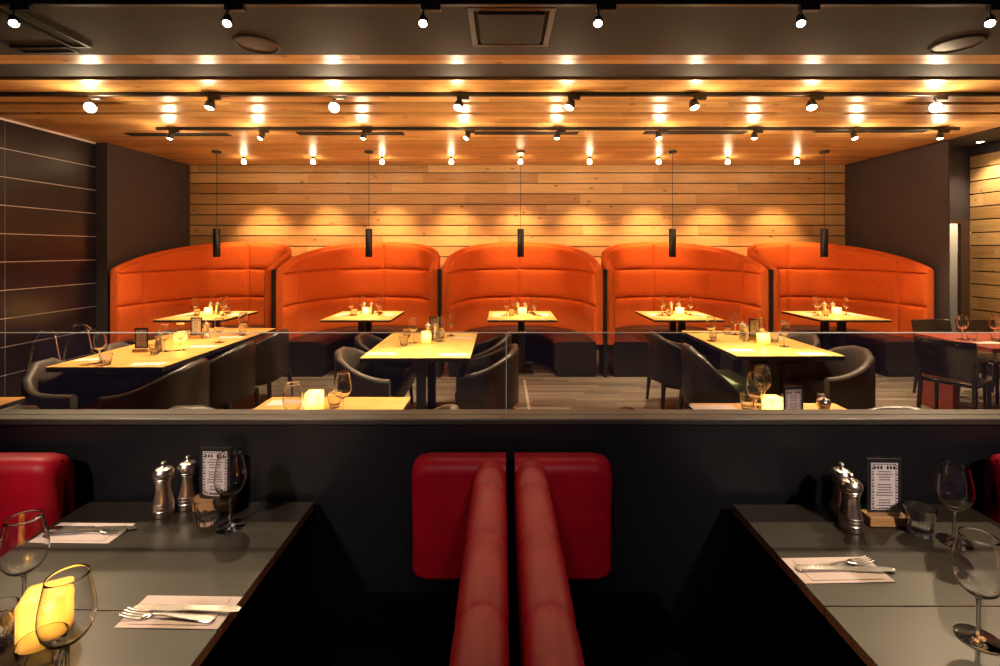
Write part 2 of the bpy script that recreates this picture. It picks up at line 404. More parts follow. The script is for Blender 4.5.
BN = ['booth nearest the tiled wall', 'second booth from the tiled wall', 'middle booth', 'second booth from the timber wall', 'booth nearest the timber wall']
def make_pendant():
    t = thing('pendant_lamp', 'x', 'pendant lamp')
    MB().lathe([(.0005,0),(.062,0),(.062,-.022),(.055,-.028),(.0005,-.028)], 28).build('ceiling_rose', 'black_metal', t, smooth=.6)
    MB().tube([(0,0,-.02),(0,0,-1.115)], .004, 8).build('cord', 'black_metal', t, smooth=.8)
    s_ = MB().lathe([(.0005,-1.10),(.045,-1.10),(.048,-1.106),(.048,-1.50),(.044,-1.50),(.042,-1.455),(.0005,-1.455)], 28).build('lamp_shade', 'shade', t, smooth=.6)
    MB().lathe([(.038,-1.457),(.030,-1.470),(.0005,-1.475)], 20).build('bulb', 'lens_down', s_, smooth=1)
    return t
pend = Proto(make_pendant())
for i, x in enumerate(booth_x):
    pend((x, 6.87, CZ), 0, f'slim black cylinder pendant hanging over the table of the {BN[i]}', 'cylinder pendants over the booths')
    spot((x, 6.87, CZ-1.50), (x, 6.87, 0), 75, 100, .9, (1,.80,.5), .03)

# ------------------------------------------------------------------ U-shaped upholstery
def ucurve(a, b_, n, m=600):
    pts = []
    for k in range(m+1):
        t = PI*k/m; c, s_ = math.cos(t), math.sin(t)
        pts.append(Vector((-a*math.copysign(abs(c)**(2/n), c), b_*abs(s_)**(2/n))))
    L_ = [0]
    for p, q in zip(pts, pts[1:]): L_.append(L_[-1]+(q-p).length)
    tot = L_[-1]
    def at(f):
        d = max(0, min(1, f))*tot
        lo, hi = 0, m
        while hi-lo > 1:
            mid = (lo+hi)//2
            if L_[mid] <= d: lo = mid
            else: hi = mid
        w = 0 if L_[hi] == L_[lo] else (d-L_[lo])/(L_[hi]-L_[lo])
        p = pts[lo].lerp(pts[hi], w)
        q0, q1 = pts[max(lo-3, 0)], pts[min(hi+3, m)]
        tg = (q1-q0).normalized()
        return p, Vector((tg.y, -tg.x))       # point and normal pointing into the U
    return at, tot
SUB = [0, .012, .035, .09, .22, .40, .60, .78, .91, .965, .988]
def u_shell(at, ubounds, zrows, topf, th, bulge, k=10):
    us = []
    for a, b_ in zip(ubounds, ubounds[1:]): us += [(a+(b_-a)*s_, s_) for s_ in SUB]
    us.append((1.0, 1.0))
    cols = []; r = th/2
    for f, pu in us:
        p, n = at(f); top = topf(p)
        col = []
        outer = p - n*th
        for z in (zrows[0], (zrows[0]+top)/2, top-r): col.append((outer.x, outer.y, z))
        for a in (30, 60, 90, 120, 150):
            q = p - n*r - n*r*math.cos(math.radians(a)); col.append((q.x, q.y, top-r+r*math.sin(math.radians(a))))
        rows = zrows + [top-r]
        inn = []
        for a, b_ in zip(rows, rows[1:]):
            for s_ in SUB: inn.append((a+(b_-a)*s_, s_))
        inn.append((rows[-1], 1))
        for z, pv in reversed(inn):
            d_ = bulge*(1-abs(2*pu-1)**k)*(1-abs(2*pv-1)**k)
            if k > 8 and (pu in (0, 1) or pv in (0, 1)) and 0 < f < 1: d_ = -.008
            if z >= rows[-1]-1e-6: d_ = 0
            q = p + n*d_; col.append((q.x, q.y, z))
        cols.append(col)
    return MB().cols(cols)

def make_booth():
    t = thing('booth', 'x', 'booth')
    A, B = .965, 1.43
    at, tot = ucurve(A, B, 2.5)
    f1 = 0
    while at(f1)[0].y < .42: f1 += .002
    top = lambda p: 1.405 + .375*(max(p.y, 0)/B)**.75
    u_shell(at, [0, f1, .5, 1-f1, 1], [.42, .906, 1.346], top, .085, .032, 16).build('backrest', 'orange', t, smooth=.9)
    inn, _ = ucurve(.42, .88, 2.6)
    cols, pl = [], []
    for k in range(61):
        f = k/60
        o, _n = at(f); i, _n = inn(f)
        col = []
        for w, z in ((0,.09),(0,.36),(.01,.40),(.03,.43),(.08,.452),(.5,.46),(.97,.455),(1,.42),(1,.09)):
            q = i.lerp(o, w); col.append((q.x, q.y, z))
        cols.append(col)
        col = []
        for w, z in ((.06,0),(.06,.09),(.98,.09),(.98,0)):
            q = i.lerp(o, w); col.append((q.x, q.y+.03*(1-f)*f*0, z))
        pl.append(col)
    MB().cols(cols).build('seat', 'black_leather', t, smooth=.7)
    MB().cols(pl).build('plinth', 'black_paint', t, smooth=.7)
    return t
YF = 6.30
booth = Proto(make_booth())
for i, x in enumerate(booth_x):
    booth((x, YF, 0), 0, 'orange high-backed curved booth, ' + ['nearest the tiled wall', 'second from the tiled wall', 'middle one of five', 'second from the timber side wall', 'nearest the timber side wall'][i], 'curved orange booths')
for i in range(4):
    x = (booth_x[i]+booth_x[i+1])/2
    tag(MB().box(x-.021,x+.021,YF-.03,YF+.3,0,1.40).build('booth_post', 'black_paint', bevel=.004, seg=1), f'black upright post between the {BN[i]} and the ' + ['next one', 'middle booth', 'next one on its timber wall side', 'end booth'][i], 'post', 'posts between the booths')

# ------------------------------------------------------------------ tables
def pedestal(t, cols_, zt, hw=.15, mat_='black_metal'):
    for (x, y_) in cols_:
        MB().box(x-.04,x+.04,y_-.04,y_+.04,.012,zt).build('column', mat_, t, bevel=.006, seg=2)
        MB().box(x-hw,x+hw,y_-.11,y_+.11,0,.014).build('foot_plate', mat_, t, bevel=.004, seg=1)
def make_table(name, label, w, d, topmat, edgemat, cols_, th=.03, cat='table', group=None, h=.75, hw=.15):
    t = thing(name, label, cat, group=group)
    MB().box(-w/2,w/2,-d/2,d/2,h-.006,h).build('table_top', topmat, t, bevel=.0015, seg=1)
    MB().box(-w/2,w/2,-d/2,d/2,h-th,h-.0062).build('edge_band', edgemat, t, bevel=.002, seg=1)
    pedestal(t, cols_, h-th, hw)
    return t
bt = Proto(make_table('booth_table', 'x', .90, .90, 'maple', 'edge_black', [(0,-.17),(0,.17)]))
for i, x in enumerate(booth_x):
    bt((x, 6.69, 0), 0, f'square wooden table inside the {BN[i]}', 'square tables inside the booths')
MT = {}
def mid(w, d): return Proto(make_table('dining_table', 'x', w, d, 'oak', 'edge_black', [(.08,0)], .04, hw=.10))
lt = mid(.90, .612)
for k, s_ in enumerate(('nearest the glass screen', 'in the middle', 'nearest the booth')):
    lt((-3.07, 4.035+.622*k, 0), 0, f'wooden table in the row by the tiled wall, the one {s_}', 'pushed-together tables by the tiled wall')
ct = Proto(make_table('dining_table', 'x', .92, .635, 'maple', 'edge_black', [(0,0)], .04))
for k in range(2):
    s_ = ('nearer the glass screen', 'nearer the booths')[k]
    ct((-.735, 4.365+.645*k, 0), 0, f'yellow wooden table left of the clear floor strip, the half {s_}', 'pair of pushed-together tables left of the floor strip')
for k in range(2):
    s_ = ('nearer the glass screen', 'nearer the booths')[k]
    ct((2.45, 4.44+.645*k, 0), 0, f'yellow wooden table right of the clear floor strip, the half {s_}', 'pair of pushed-together tables right of the floor strip')
nt_ = Proto(make_table('dining_table', 'x', .85, .66, 'oak', 'edge_black', [(0,0)], .03))
nt_((-.99, 2.64, 0), 0, 'wooden table with a candle just behind the glass screen, left of the floor strip')
nt_((1.52, 2.52, 0), 0, 'wooden table just behind the glass screen, right of the floor strip')
nt_((-3.35, 2.64, 0), 0, 'wooden table just behind the glass screen by the tiled wall')
t = thing('dining_table', 'red-brown wooden table with panel legs in front of the timber side wall', 'table', (5.15, 4.85, 0))
MB().box(-.68,.68,-.42,.42,.712,.75).build('table_top', 'redwood', t, bevel=.003, seg=1)
for sx in (-1, 1):
    MB().box(sx*.635-.035,sx*.635+.035,-.02,.36,0,.712).build('leg', 'redwood', t, bevel=.003, seg=1)

# ------------------------------------------------------------------ tub chairs
def make_tub(material, seatmat=None, low=.60, ex=2, sz=.44):
    t = thing('tub_chair', 'x', 'chair')
    at, tot = ucurve(.27, .47, 3.0)
    top = lambda p: low + (.795-low)*(max(p.y,0)/.47)**ex
    # the curve opens towards -Y; the chair faces +Y, so mirror it
    sh = u_shell(at, [0, .22, .78, 1], [.30], top, .062, .018, 4)
    sh.v = [(x, .26-y_, z) for x, y_, z in sh.v]
    sh.build('backrest', material, t, smooth=.9)
    sc = []
    at2, _ = ucurve(.262, .45, 3.2)
    loop = [at2(k/40)[0] for k in range(41)]
    MB().prism([(p.x, .28-p.y) for p in loop], .30, sz).build('seat', seatmat or material, t, smooth=.5, bevel=.012, seg=2)
    MB().prism([(p.x*.96, .27-p.y*.96) for p in loop], .24, .30).build('seat_frame', 'black_metal', t, smooth=.5)
    for sx in (-1, 1):
        for yy_ in (.22, -.20):
            MB().tube([(sx*.235, yy_, .30), (sx*.255, yy_*1.12, 0)], [.026, .015], 8).build('leg', 'black_metal', t, smooth=.8)
    return t
tub = Proto(make_tub('brown_leather'))
taupe = Proto(make_tub('taupe_leather'))
rowchair = Proto(make_tub('taupe_leather', None, .60, 6))
W_, E_ = -PI/2, PI/2         # facing +X, facing -X
for k, s_ in enumerate(('nearest the glass screen', 'in the middle', 'nearest the booth')):
    rowchair((-3.375, 3.82+.70*k, 0), W_, f'leather tub chair on the tiled wall side of the long row, {s_}', 'tub chairs on the wall side of the long row')
for k, s_ in enumerate(('nearest the glass screen', 'in the middle', 'nearest the booth')):
    tub((-2.62, 3.78+.735*k, 0), E_, f'dark tub chair on the aisle side of the long row, {s_}', 'tub chairs on the aisle side of the long row')
taupe((-1.18, 4.24, 0), W_, 'leather tub chair at the yellow table, facing the floor strip, nearer the glass screen')
tub((-1.22, 4.95, 0), W_, 'leather tub chair at the yellow table, facing the floor strip, nearer the booths')
tub((-.13, 4.38, 0), E_, 'dark tub chair beside the metal floor strip, nearer the glass screen')
tub((-.18, 5.06, 0), E_, 'dark tub chair beside the metal floor strip, nearer the booths')
green = Proto(make_tub('black_leather', 'sage', .36, 1.5, .50))
green((1.92, 4.42, 0), W_, 'black tub chair with a pale green seat at a yellow table')
tub((1.82, 5.12, 0), W_, 'dark tub chair behind the one with the pale green seat')
taupe((2.93, 4.30, 0), E_, 'taupe tub chair with its back to the timber side wall, nearer the glass screen')
taupe((2.93, 5.0, 0), E_, 'taupe tub chair with its back to the timber side wall, nearer the booths')
taupe((-1.42-.14, 2.60, 0), W_, 'tub chair behind the glass screen, whose back tops the screen by the long row')
taupe((-.29-.22, 2.62, 0), E_, 'tub chair behind the glass screen, between the table with the candle and the floor strip')
tub((.66+.24, 2.58, 0), W_, 'tub chair behind the glass screen, just right of the floor strip')
tub((2.26-.24, 2.60, 0), E_, 'tub chair behind the glass screen, beside the table with the dark card')
taupe((-2.68-.22, 2.60, 0), E_, 'tub chair behind the glass screen, at the table by the tiled wall')

def make_dining():
    t = thing('dining_chair', 'x', 'chair')
    MB().box(-.21,.21,-.20,.21,.43,.465).build('seat', 'dark_chair', t, bevel=.012, seg=2, smooth=.6)
    cols = []
    for k in range(17):
        u = -1+2*k/16; x = .215*u; y0 = -.20-.035*(1-u*u)
        col = []
        for z, dy in ((.50,0),(.62,-.015),(.76,-.035),(.84,-.05)):
            col.append((x, y0+dy+.009, z))
        for z, dy in ((.845,-.052),(.84,-.055),(.76,-.04),(.62,-.02),(.50,-.005)):
            col.append((x, y0+dy-.013, z))
        cols.append(col)
    MB().cols(cols).build('backrest', 'dark_chair', t, smooth=.8)
    for sx in (-1, 1):
        MB().tube([(sx*.185,.18,.44),(sx*.19,.19,0)], [.02,.015], 8).build('leg', 'dark_chair', t, smooth=.8)
        MB().tube([(sx*.19,-.25,.80),(sx*.19,-.215,.5),(sx*.19,-.195,.40),(sx*.195,-.25,0)], [.012,.018,.02,.015], 8).build('leg', 'dark_chair', t, smooth=.8)
    return t
dc = Proto(make_dining())
dc((4.19, 4.50, 0), -PI/2+.55, 'glossy dark dining chair at the end of the red-brown table', 'dark chairs around the red-brown table')
dc((4.86, 4.28, 0), .05, 'glossy dark dining chair in front of the red-brown table, back to the glass screen')
dc((4.95, 5.36, 0), PI, 'dark dining chair behind the red-brown table, nearer the booth')
dc((5.46, 5.36, 0), PI, 'dark dining chair behind the red-brown table, nearer the timber side wall')
# chrome frame by the tiled wall
t = thing('chrome_stand', 'bright chrome tube stand between the tiled wall and the long table row', 'stand', (-4.1, 4.45, 0))
for dy, nm in ((-.17, 0), (.17, 1)):
    MB().tube([(-.22,dy,0),(-.05,dy,.80),(.0,dy,.92),(.04,dy,.945),(.12,dy,.93),(.17,dy,.90)], .011, 10).build('leg', 'chrome', t, smooth=.8)
    MB().tube([(.32,dy,0),(.20,dy,.60),(.13,dy*.98,.93)], .011, 10).build('leg', 'chrome', t, smooth=.8)
MB().tube([(-.10,-.17,.55),(-.10,.17,.55)], .009, 8).tube([(.20,-.17,.55),(.20,.17,.55)], .009, 8).build('crossbar', 'chrome', t, smooth=.8)
MB().box(-.12,.2,-.15,.15,.545,.57).build('seat', 'black_leather', t, bevel=.008, seg=2)

# ------------------------------------------------------------------ low divider and glass screen
PY0, PY1, PZ = 1.75, 1.86, 1.04
wd = struct(MB().box(-4.6, 5.6, PY0+.01, PY1-.01, 0, PZ-.022).build('wall_divider', 'divider'))
struct(MB().box(-4.6, 5.6, PY0, PY1, PZ-.022, PZ).build('trim_1', 'cap', wd, bevel=.004, seg=2))
t = thing('glass_screen', 'clear frameless glass screen standing along the top of the dark divider', 'glass screen', (0, 1.80, PZ))
for k, (x0, x1) in enumerate(((-4.55,-2.30),(-2.296,0.010),(.014,2.30),(2.304,5.55))):
    p = MB().box(x0,x1,-.005,.005,0,.302).build('pane', 'pane', t)
    MB().box(x0,x1,-.005,.005,.302,.3045).build('polished_edge', 'pane_edge', p)
MB().box(.0104,.0136,-.005,.005,0,.30).build('joint', 'pane_edge', t)

# ------------------------------------------------------------------ red benches in front
def roundrect(x0, x1, z0, z1, r, n=6):
    pts = []
    for cx, cz, a0 in ((x1-r,z0+r*.4,-90),(x1-r,z1-r,0),(x0+r,z1-r,90),(x0+r,z0+r*.4,180)):
        rr = r if cz > (z0+z1)/2 else r*.4
        ccx = cx if rr == r else (x1-rr if cx > (x0+x1)/2 else x0+rr)
        for k in range(n+1):
            a = math.radians(a0+90*k/n); pts.append((ccx+rr*math.cos(a), cz+rr*math.sin(a)))
    return pts
def make_bench(name, label, sgn, xw, wing=.325):
    """xw: back plane; the bench faces sgn*X. The back cushion runs towards the camera, the end wing stands at the divider."""
    t = thing(name, label, 'bench', (xw, 0, 0), 0, 'red leather bench seats')
    Z1 = .948
    seams = [1.47, 1.215, .96, .705, .45, .195]
    ys = sorted(set([1.665, 1.655, 1.62, 1.56, -.30] + [s_+e for s_ in seams for e in (-.12, -.06, -.02, -.007, 0, .007, .02, .06)]), reverse=True)
    cols = []
    for y_ in ys:
        g = min(abs(y_-s_) for s_ in seams)
        sh = .0022*math.exp(-(g/.006)**2) + .0012*math.exp(-(g/.02)**2)
        e = 0 if y_ < 1.65 else .010*(1 if y_ > 1.66 else .3)
        cols.append([(sgn*x, y_, z) for x, z in roundrect(.004+sh+e, .114-sh-e, .44, Z1-sh-e, .054, 7)])
    MB().cols(cols).build('back_cushion', 'red_leather', t, smooth=.9)
    cols = []
    for x, e in ((.006,.0),(.08,0),(wing-.06,0),(wing-.025,.006),(wing-.008,.018),(wing,.034)):
        cols.append([(sgn*x, 1.715-(p-1.60)*0 - (1.715-p), z) for p, z in roundrect(1.60+e, 1.716-e*.3, .555+e, Z1-e, .042, 7)])
    MB().cols(cols).build('end_wing', 'red_leather', t, smooth=.9)
    MB().box(*sorted((sgn*.004, sgn*.52)), -.30, 1.72, .34, .45).build('seat', 'black_vinyl', t, bevel=.03, seg=3, smooth=.8)
    MB().box(*sorted((sgn*.02, sgn*.46)), -.28, 1.72, 0, .36).build('base', 'black_paint', t)
    return t
make_bench('bench_seat', 'red leather bench facing the table with the glowing candle, back to the gap', -1, .016)
make_bench('bench_seat', 'red leather bench facing the right foreground table, back to the gap', 1, .034, .335)
make_bench('bench_seat', 'red leather bench at the left picture edge behind the candle table', 1, -1.93, .425)
make_bench('bench_seat', 'red leather bench at the right picture edge beyond the wine glasses', -1, 2.09, .40)

# ------------------------------------------------------------------ near tables
ntb = {}
def near_table(x0, x1, y0, y1, label, group):
    w, d = x1-x0, y1-y0
    t = thing('dining_table', label, 'table', ((x0+x1)/2, (y0+y1)/2, 0), 0, group)
    MB().box(-w/2,w/2,-d/2,d/2,.747,.75).build('table_top', 'slate', t)
    MB().box(-w/2,w/2,-d/2,d/2,.722,.7468).build('edge_band', 'ply', t, bevel=.001, seg=1)
    pedestal(t, [(0,0)], .722)
    return t
near_table(-1.478,-.676,1.2125,1.733,'dark laminate table with plywood edge, left of the red benches, against the divider','left pair of dark tables')
near_table(-1.478,-.676,.56,1.2075,'dark laminate table with plywood edge, left of the red benches, holding the candle','left pair of dark tables')
near_table(.812,1.634,1.2275,1.715,'dark laminate table with plywood edge, right of the red benches, against the divider','right pair of dark tables')
near_table(.812,1.634,.56,1.2225,'dark laminate table with plywood edge, right of the red benches, nearer the camera','right pair of dark tables')

# ------------------------------------------------------------------ tableware
TZ = .7502
def make_wine():
    t = thing('wine_glass', 'x', 'wine glass')
    n = 40
    MB().lathe([(.0005,.0005),(.040,.0005),(.0435,.0015),(.0435,.0028),(.040,.0040),(.018,.0062),(.007,.012)], n).build('foot', 'glass', t, smooth=1.2)
    MB().lathe([(.007,.012),(.0048,.022),(.0040,.045),(.0040,.075),(.0052,.092),(.009,.099)], n).build('stem', 'glass', t, smooth=1.2)
    outer = [(.009,.099),(.020,.1045),(.033,.115),(.0425,.131),(.0468,.150),(.0475,.164),(.0455,.185),(.041,.210),(.0365,.234),(.0358,.239)]
    inner = [(.0352,.2400),(.0347,.239),(.0354,.234),(.0398,.210),(.0443,.185),(.0463,.164),(.0456,.150),(.0412,.132),(.032,.1175),(.019,.1075),(.0005,.104)]
    MB().lathe(outer+inner, n).build('bowl', 'glass', t, smooth=1.2)
    return t
def make_tumbler():
    t = thing('tumbler', 'x', 'glass tumbler')
    def fl(a, z):
        w = max(0, min(1, (.058-z)/.02)); return 1 - w*.07*(abs(math.sin(5*a))**.6 - .4)
    MB().lathe([(.0005,.0006),(.027,.0006),(.0305,.003),(.0325,.02),(.0355,.042),(.0385,.056),(.0405,.070),(.0425,.086),(.0420,.0875)], 60, mod=fl).build('faceted_wall', 'glass', t, smooth=.45)
    MB().lathe([(.0420,.0875),(.0410,.087),(.0395,.070),(.0355,.050),(.0315,.030),(.0285,.018),(.022,.014),(.0005,.013)], 60).build('inside', 'glass', t, smooth=1)
    return t
def make_candle():
    t = thing('candle_holder', 'x', 'candle')
    R, r, H = .043, .0365, .112
    def sq(h, z, rad=.010, n=4):
        pts = []
        for cx, cy, a0 in ((1,1,0),(-1,1,90),(-1,-1,180),(1,-1,270)):
            for k in range(n+1):
                a = math.radians(a0+90*k/n); pts.append((cx*(h-rad)+rad*math.cos(a), cy*(h-rad)+rad*math.sin(a), z))
        return pts
    rings = [sq(R,.0005),sq(R,.006),sq(R,.06),sq(R,H-.003),sq(R-.0015,H),sq(r+.0015,H),sq(r,H-.003,.007),sq(r,.05,.007),sq(r,.012,.007)]
    m = len(rings[0]); vs = [p for R_ in rings for p in R_]
    fs = [(i*m+k, i*m+(k+1)%m, (i+1)*m+(k+1)%m, (i+1)*m+k) for i in range(len(rings)-1) for k in range(m)]
    fs += [tuple(range(m-1,-1,-1)), tuple((len(rings)-1)*m+k for k in range(m))]
    MB().add(vs, fs).build('glass_holder', 'amber', t, smooth=.6)
    cd = MB().lathe([(.0005,.0125),(.022,.0125),(.022,.040),(.020,.042),(.0005,.040)], 20).build('candle_stub', 'wax', t, smooth=.6)
    MB().lathe([(.0005,.042),(.005,.047),(.0065,.054),(.004,.066),(.0005,.076)], 12).build('flame', 'flame', cd, smooth=1)
    return t
def make_mill():
    t = thing('pepper_mill', 'x', 'mill')
    fat = lambda prof: [(r*1.2 if r > .001 else r, z*.97) for r, z in prof]
    MB().lathe(fat([(.0005,.0005),(.0265,.0005),(.028,.003),(.028,.022),(.0268,.024),(.028,.026),(.028,.034),(.0262,.036),(.0274,.038),(.0274,.045),(.0258,.047),(.0232,.062),(.0205,.085),(.0198,.105),(.0212,.118),(.0225,.121)]), 32).build('body', 'brushed', t, smooth=.5)
    h = MB().lathe(fat([(.0225,.121),(.0215,.1225),(.0235,.124),(.0240,.129),(.0228,.131),(.0262,.136),(.0275,.143),(.0262,.152),(.0205,.161),(.011,.166),(.006,.1675)]), 32).build('head', 'brushed', t, smooth=.5)
    MB().lathe(fat([(.006,.1675),(.0045,.171),(.0068,.175),(.0072,.181),(.005,.185),(.0005,.1855)]), 20).build('knob', 'brushed', h, smooth=.6)
    return t
def make_menu(red=False):
    t = thing('menu_stand', 'x', 'menu stand')
    MB().box(-.063,.063,-.028,.028,.0005,.032).build('wooden_base', 'block', t, bevel=.002, seg=1)
    MB().box(-.060,.060,-.0035,.0035,.026,.218).build('acrylic_sleeve', 'pane', t)
    c = MB().box(-.055,.055,-.0012,.0012,.034,.212).build('card', 'ink', t)
    MB().box(-.043,.043,-.0022,-.0013,.044,.198).build('printed_panel', 'paper', c)
    b = MB(); rnd = random.Random(3); yf, yb = -.0030, -.0023
    for k in range(7):
        x = -.031+k*.0103
        if k == 3: continue
        b.box(x-.0032,x+.0032,yf,yb,.178,.186); b.box(x-.0018,x+.0018,yf,yb,.186,.190)
    z = .168
    for k in range(13):
        if k in (4, 9): z -= .007
        w = .017+rnd.random()*.010
        x = -w
        while x < w:
            l = min(.003+rnd.random()*.005, w-x); b.box(x,x+l,yf,yb,z,z+.0028); x += l+.0018
        z -= .0088
    for s_ in (-1, 1):                                # ornamental edge
        for k in range(15):
            zz_ = .050+k*.0098
            b.box(s_*.0385-.0028,s_*.0385+.0028,yf,yb,zz_,zz_+.005 if k % 2 else zz_+.003)
            b.box(s_*.0345-.0010,s_*.0345+.0010,yf,yb,zz_+.004,zz_+.007)
    for k in range(9):
        x = -.034+k*.0085; b.box(x-.0025,x+.0025,yf,yb,.0465,.0495); b.box(x-.0028,x+.0028,yf,yb,.1925,.1955)
    b.build('lettering', 'ink', c)
    return t
def blade(path, th=.0015):
    """flat curved strip: list of (x, half width, z centre)"""
    cols = [[(x,-w,z-th/2),(x,w,z-th/2),(x,w*.8,z+th/2),(x,-w*.8,z+th/2)] for x, w, z in path]
    return cols
def make_fork():
    t = thing('fork', 'x', 'fork')
    MB().cols(blade([(-.10,.0055,.003),(-.09,.0085,.0028),(-.06,.0075,.003),(-.02,.004,.005),(.01,.003,.007),(.03,.0035,.006),(.038,.009,.0045),(.048,.0125,.0028)], .002)).scaled(1.2).build('handle', 'cutlery', t, smooth=.7)
    b = MB()
    for k in range(4):
        y_ = -.0098+.00653*k
        b.cols([[(x,y_-w,z-.0009),(x,y_+w,z-.0009),(x,y_+w,z+.0009),(x,y_-w,z+.0009)] for x, w, z in ((.046,.0022,.0030),(.060,.0021,.0026),(.078,.0018,.004),(.094,.0011,.008))])
    b.scaled(1.2).build('tines', 'cutlery', t, smooth=.7)
    return t
def make_knife():
    t = thing('table_knife', 'x', 'knife')
    MB().cols([[(x,-w,z-h),(x,w,z-h),(x,w,z+h),(x,-w,z+h)] for x, w, h, z in ((-.115,.006,.002,.0032),(-.105,.009,.003,.0036),(-.06,.0075,.0028,.0036),(-.01,.006,.0026,.0034),(-.002,.0065,.0026,.0034))]).scaled(1.2).build('handle', 'cutlery', t, smooth=.7)
    MB().cols([[(x,-w,z-h),(x,w,z-h),(x,w*.9,z+h),(x,-w,z+h)] for x, w, h, z in ((-.002,.0062,.0016,.0030),(.02,.0090,.0011,.0024),(.07,.0098,.0010,.0022),(.098,.0080,.0009,.0021),(.113,.0025,.0007,.0020))]).scaled(1.2).build('blade', 'cutlery', t, smooth=.7)
    return t
def make_napkin():
    t = thing('paper_napkin', 'x', 'napkin')
    b = MB().box(-.125,.125,-.054,.054,.0003,.0016); b.build('lower_fold', 'napkin', t, bevel=.0004, seg=1)
    MB().box(-.0985,.0995,-.044,.045,.0018,.0032).build('upper_fold', 'napkin', t, bevel=.0005, seg=1)
    return t
wine, tumbler, candle, mill, menu, fork, knife, napkin = (Proto(f()) for f in (make_wine, make_tumbler, make_candle, make_mill, make_menu, make_fork, make_knife, make_napkin))
def put(proto, x, y_, label, rz=0, group=None, z=TZ): return proto((x, y_, z), rz, label, group)
def lit_candle(x, y_, label, rz, power, group=None):
    o = put(candle, x, y_, label, rz, group); point((x, y_, TZ+.075), power, (1,.68,.30), .012, 'candle_light'); return o

# left foreground table
put(wine, -.885, 1.575, 'empty wine glass beside the menu card on the left foreground table')
put(wine, -1.185, 1.20, 'wine glass at the left picture edge behind the glowing candle')
put(wine, -.885, .985, 'wine glass standing right in front of the glowing candle')
put(tumbler, -.974, 1.60, 'faceted tumbler in front of the menu card, left foreground table')
put(tumbler, -1.150, 1.095, 'faceted tumbler beside the glowing candle, at the left picture edge')
put(tumbler, -.965, 1.015, 'faceted tumbler in front of the glowing candle')
lit_candle(-1.055, 1.12, 'glowing square yellow candle holder among glasses on the left foreground table', .5, .55)
put(mill, -1.156, 1.652, 'brushed steel mill nearer the camera, left foreground table')
put(mill, -1.104, 1.699, 'brushed steel mill tucked behind, beside the left menu card', .4)
put(menu, -1.003, 1.69, 'menu card in clear sleeve on wooden block, left foreground table', -.05)
n1 = on(90, 533, TZ); put(napkin, n1.x-.02, n1.y, 'pink paper napkin nearest the red bench, left foreground table', -.02)
put(fork, n1.x+.0, n1.y-.006, 'fork on the napkin nearest the red bench, left foreground table', .06, z=TZ+.0034)
put(knife, n1.x+.0, n1.y+.016, 'knife on the napkin nearest the red bench, left foreground table', .03, z=TZ+.0034)
n2 = on(181, 612, TZ); put(napkin, n2.x, n2.y, 'pink paper napkin at the plywood edge, left foreground table', -.02, z=TZ)
put(knife, n2.x+.01, n2.y+.004, 'knife lying across the napkin at the plywood edge, left foreground table', PI-.05, z=TZ+.0034)
put(fork, n2.x-.02, n2.y-.022, 'fork lying across the napkin at the plywood edge, left foreground table', PI-.08, z=TZ+.0034)
# right foreground table
put(wine, 1.39, 1.495, 'wine glass farther from the camera on the right foreground table')
put(wine, 1.10, 1.122, 'wine glass at the bottom right picture corner')
put(tumbler, 1.32, 1.535, 'faceted tumbler beside the menu card, right foreground table')
put(mill, 1.122, 1.565, 'brushed steel mill nearer the camera, right foreground table')
put(mill, 1.145, 1.640, 'brushed steel mill tucked behind the other, right foreground table')
put(menu, 1.257, 1.60, 'menu card in clear sleeve on wooden block, right foreground table', -.03)
n3 = on(838, 570, TZ); put(napkin, n3.x-.005, n3.y, 'pink paper napkin on the right foreground table', .03)
put(fork, n3.x+.005, n3.y+.016, 'fork on the napkin of the right foreground table', .16, z=TZ+.0034)
put(knife, n3.x+.02, n3.y-.003, 'knife on the napkin of the right foreground table', -.02, z=TZ+.0034)

# booth tables
for i, x in enumerate(booth_x):
    yc = 6.72; bn = BN[i]
    for (dx, dy, w) in ((-.20,-.02,'front left'), (-.10,.20,'rear left'), (.10,.20,'rear right'), (.19,-.02,'front right')):
        put(wine, x+dx, yc+dy, f'{w} wine glass on the table of the {bn}', 0, 'wine glasses on the booth tables')
    put(tumbler, x-.13, yc-.09, f'left tumbler on the table of the {bn}', 0, 'tumblers on the booth tables')
    put(tumbler, x+.16, yc+.14, f'right tumbler on the table of the {bn}', 0, 'tumblers on the booth tables')
    lit_candle(x+.02, yc-.08, f'bright candle holder on the table of the {bn}', .4, 4, 'candles on the booth tables')
    put(mill, x-.045, yc+.08, f'left steel mill on the table of the {bn}', 0, 'mills on the booth tables')
    put(mill, x+.06, yc+.06, f'right steel mill on the table of the {bn}', 0, 'mills on the booth tables')
    put(napkin, x-.32, yc-.02, f'left napkin on the table of the {bn}', PI/2, 'napkins on the booth tables')
    put(napkin, x+.32, yc+.0, f'right napkin on the table of the {bn}', PI/2, 'napkins on the booth tables')
# long row by the tiled wall
LR = 'long row by the tiled wall'
for x, y_, w in ((-3.21,3.86,'nearest the glass screen'), (-3.0,4.30,'right beside the nearer mill'), (-2.90,4.36,'second from the nearer mill'), (-2.76,4.72,'aisle edge, halfway'), (-2.74,5.12,'aisle edge, nearest the booth')):
    put(wine, x, y_, f'wine glass on the {LR}, {w}')
for x, y_, w in ((-3.11,3.80,'nearest the glass screen'), (-3.0,4.18,'beside the nearer menu card'), (-3.2,4.86,'beside the farther menu card'), (-2.80,5.22,'nearest the booth')):
    put(tumbler, x, y_, f'tumbler on the {LR}, {w}')
put(menu, -3.19, 4.28, f'nearer of two menu cards on the {LR}', .1); put(menu, -3.13, 4.95, f'farther of two menu cards on the {LR}', .1)
put(mill, -3.08, 4.34, f'steel mill beside the nearer menu card on the {LR}'); put(mill, -3.03, 4.95, f'steel mill beside the farther menu card on the {LR}')
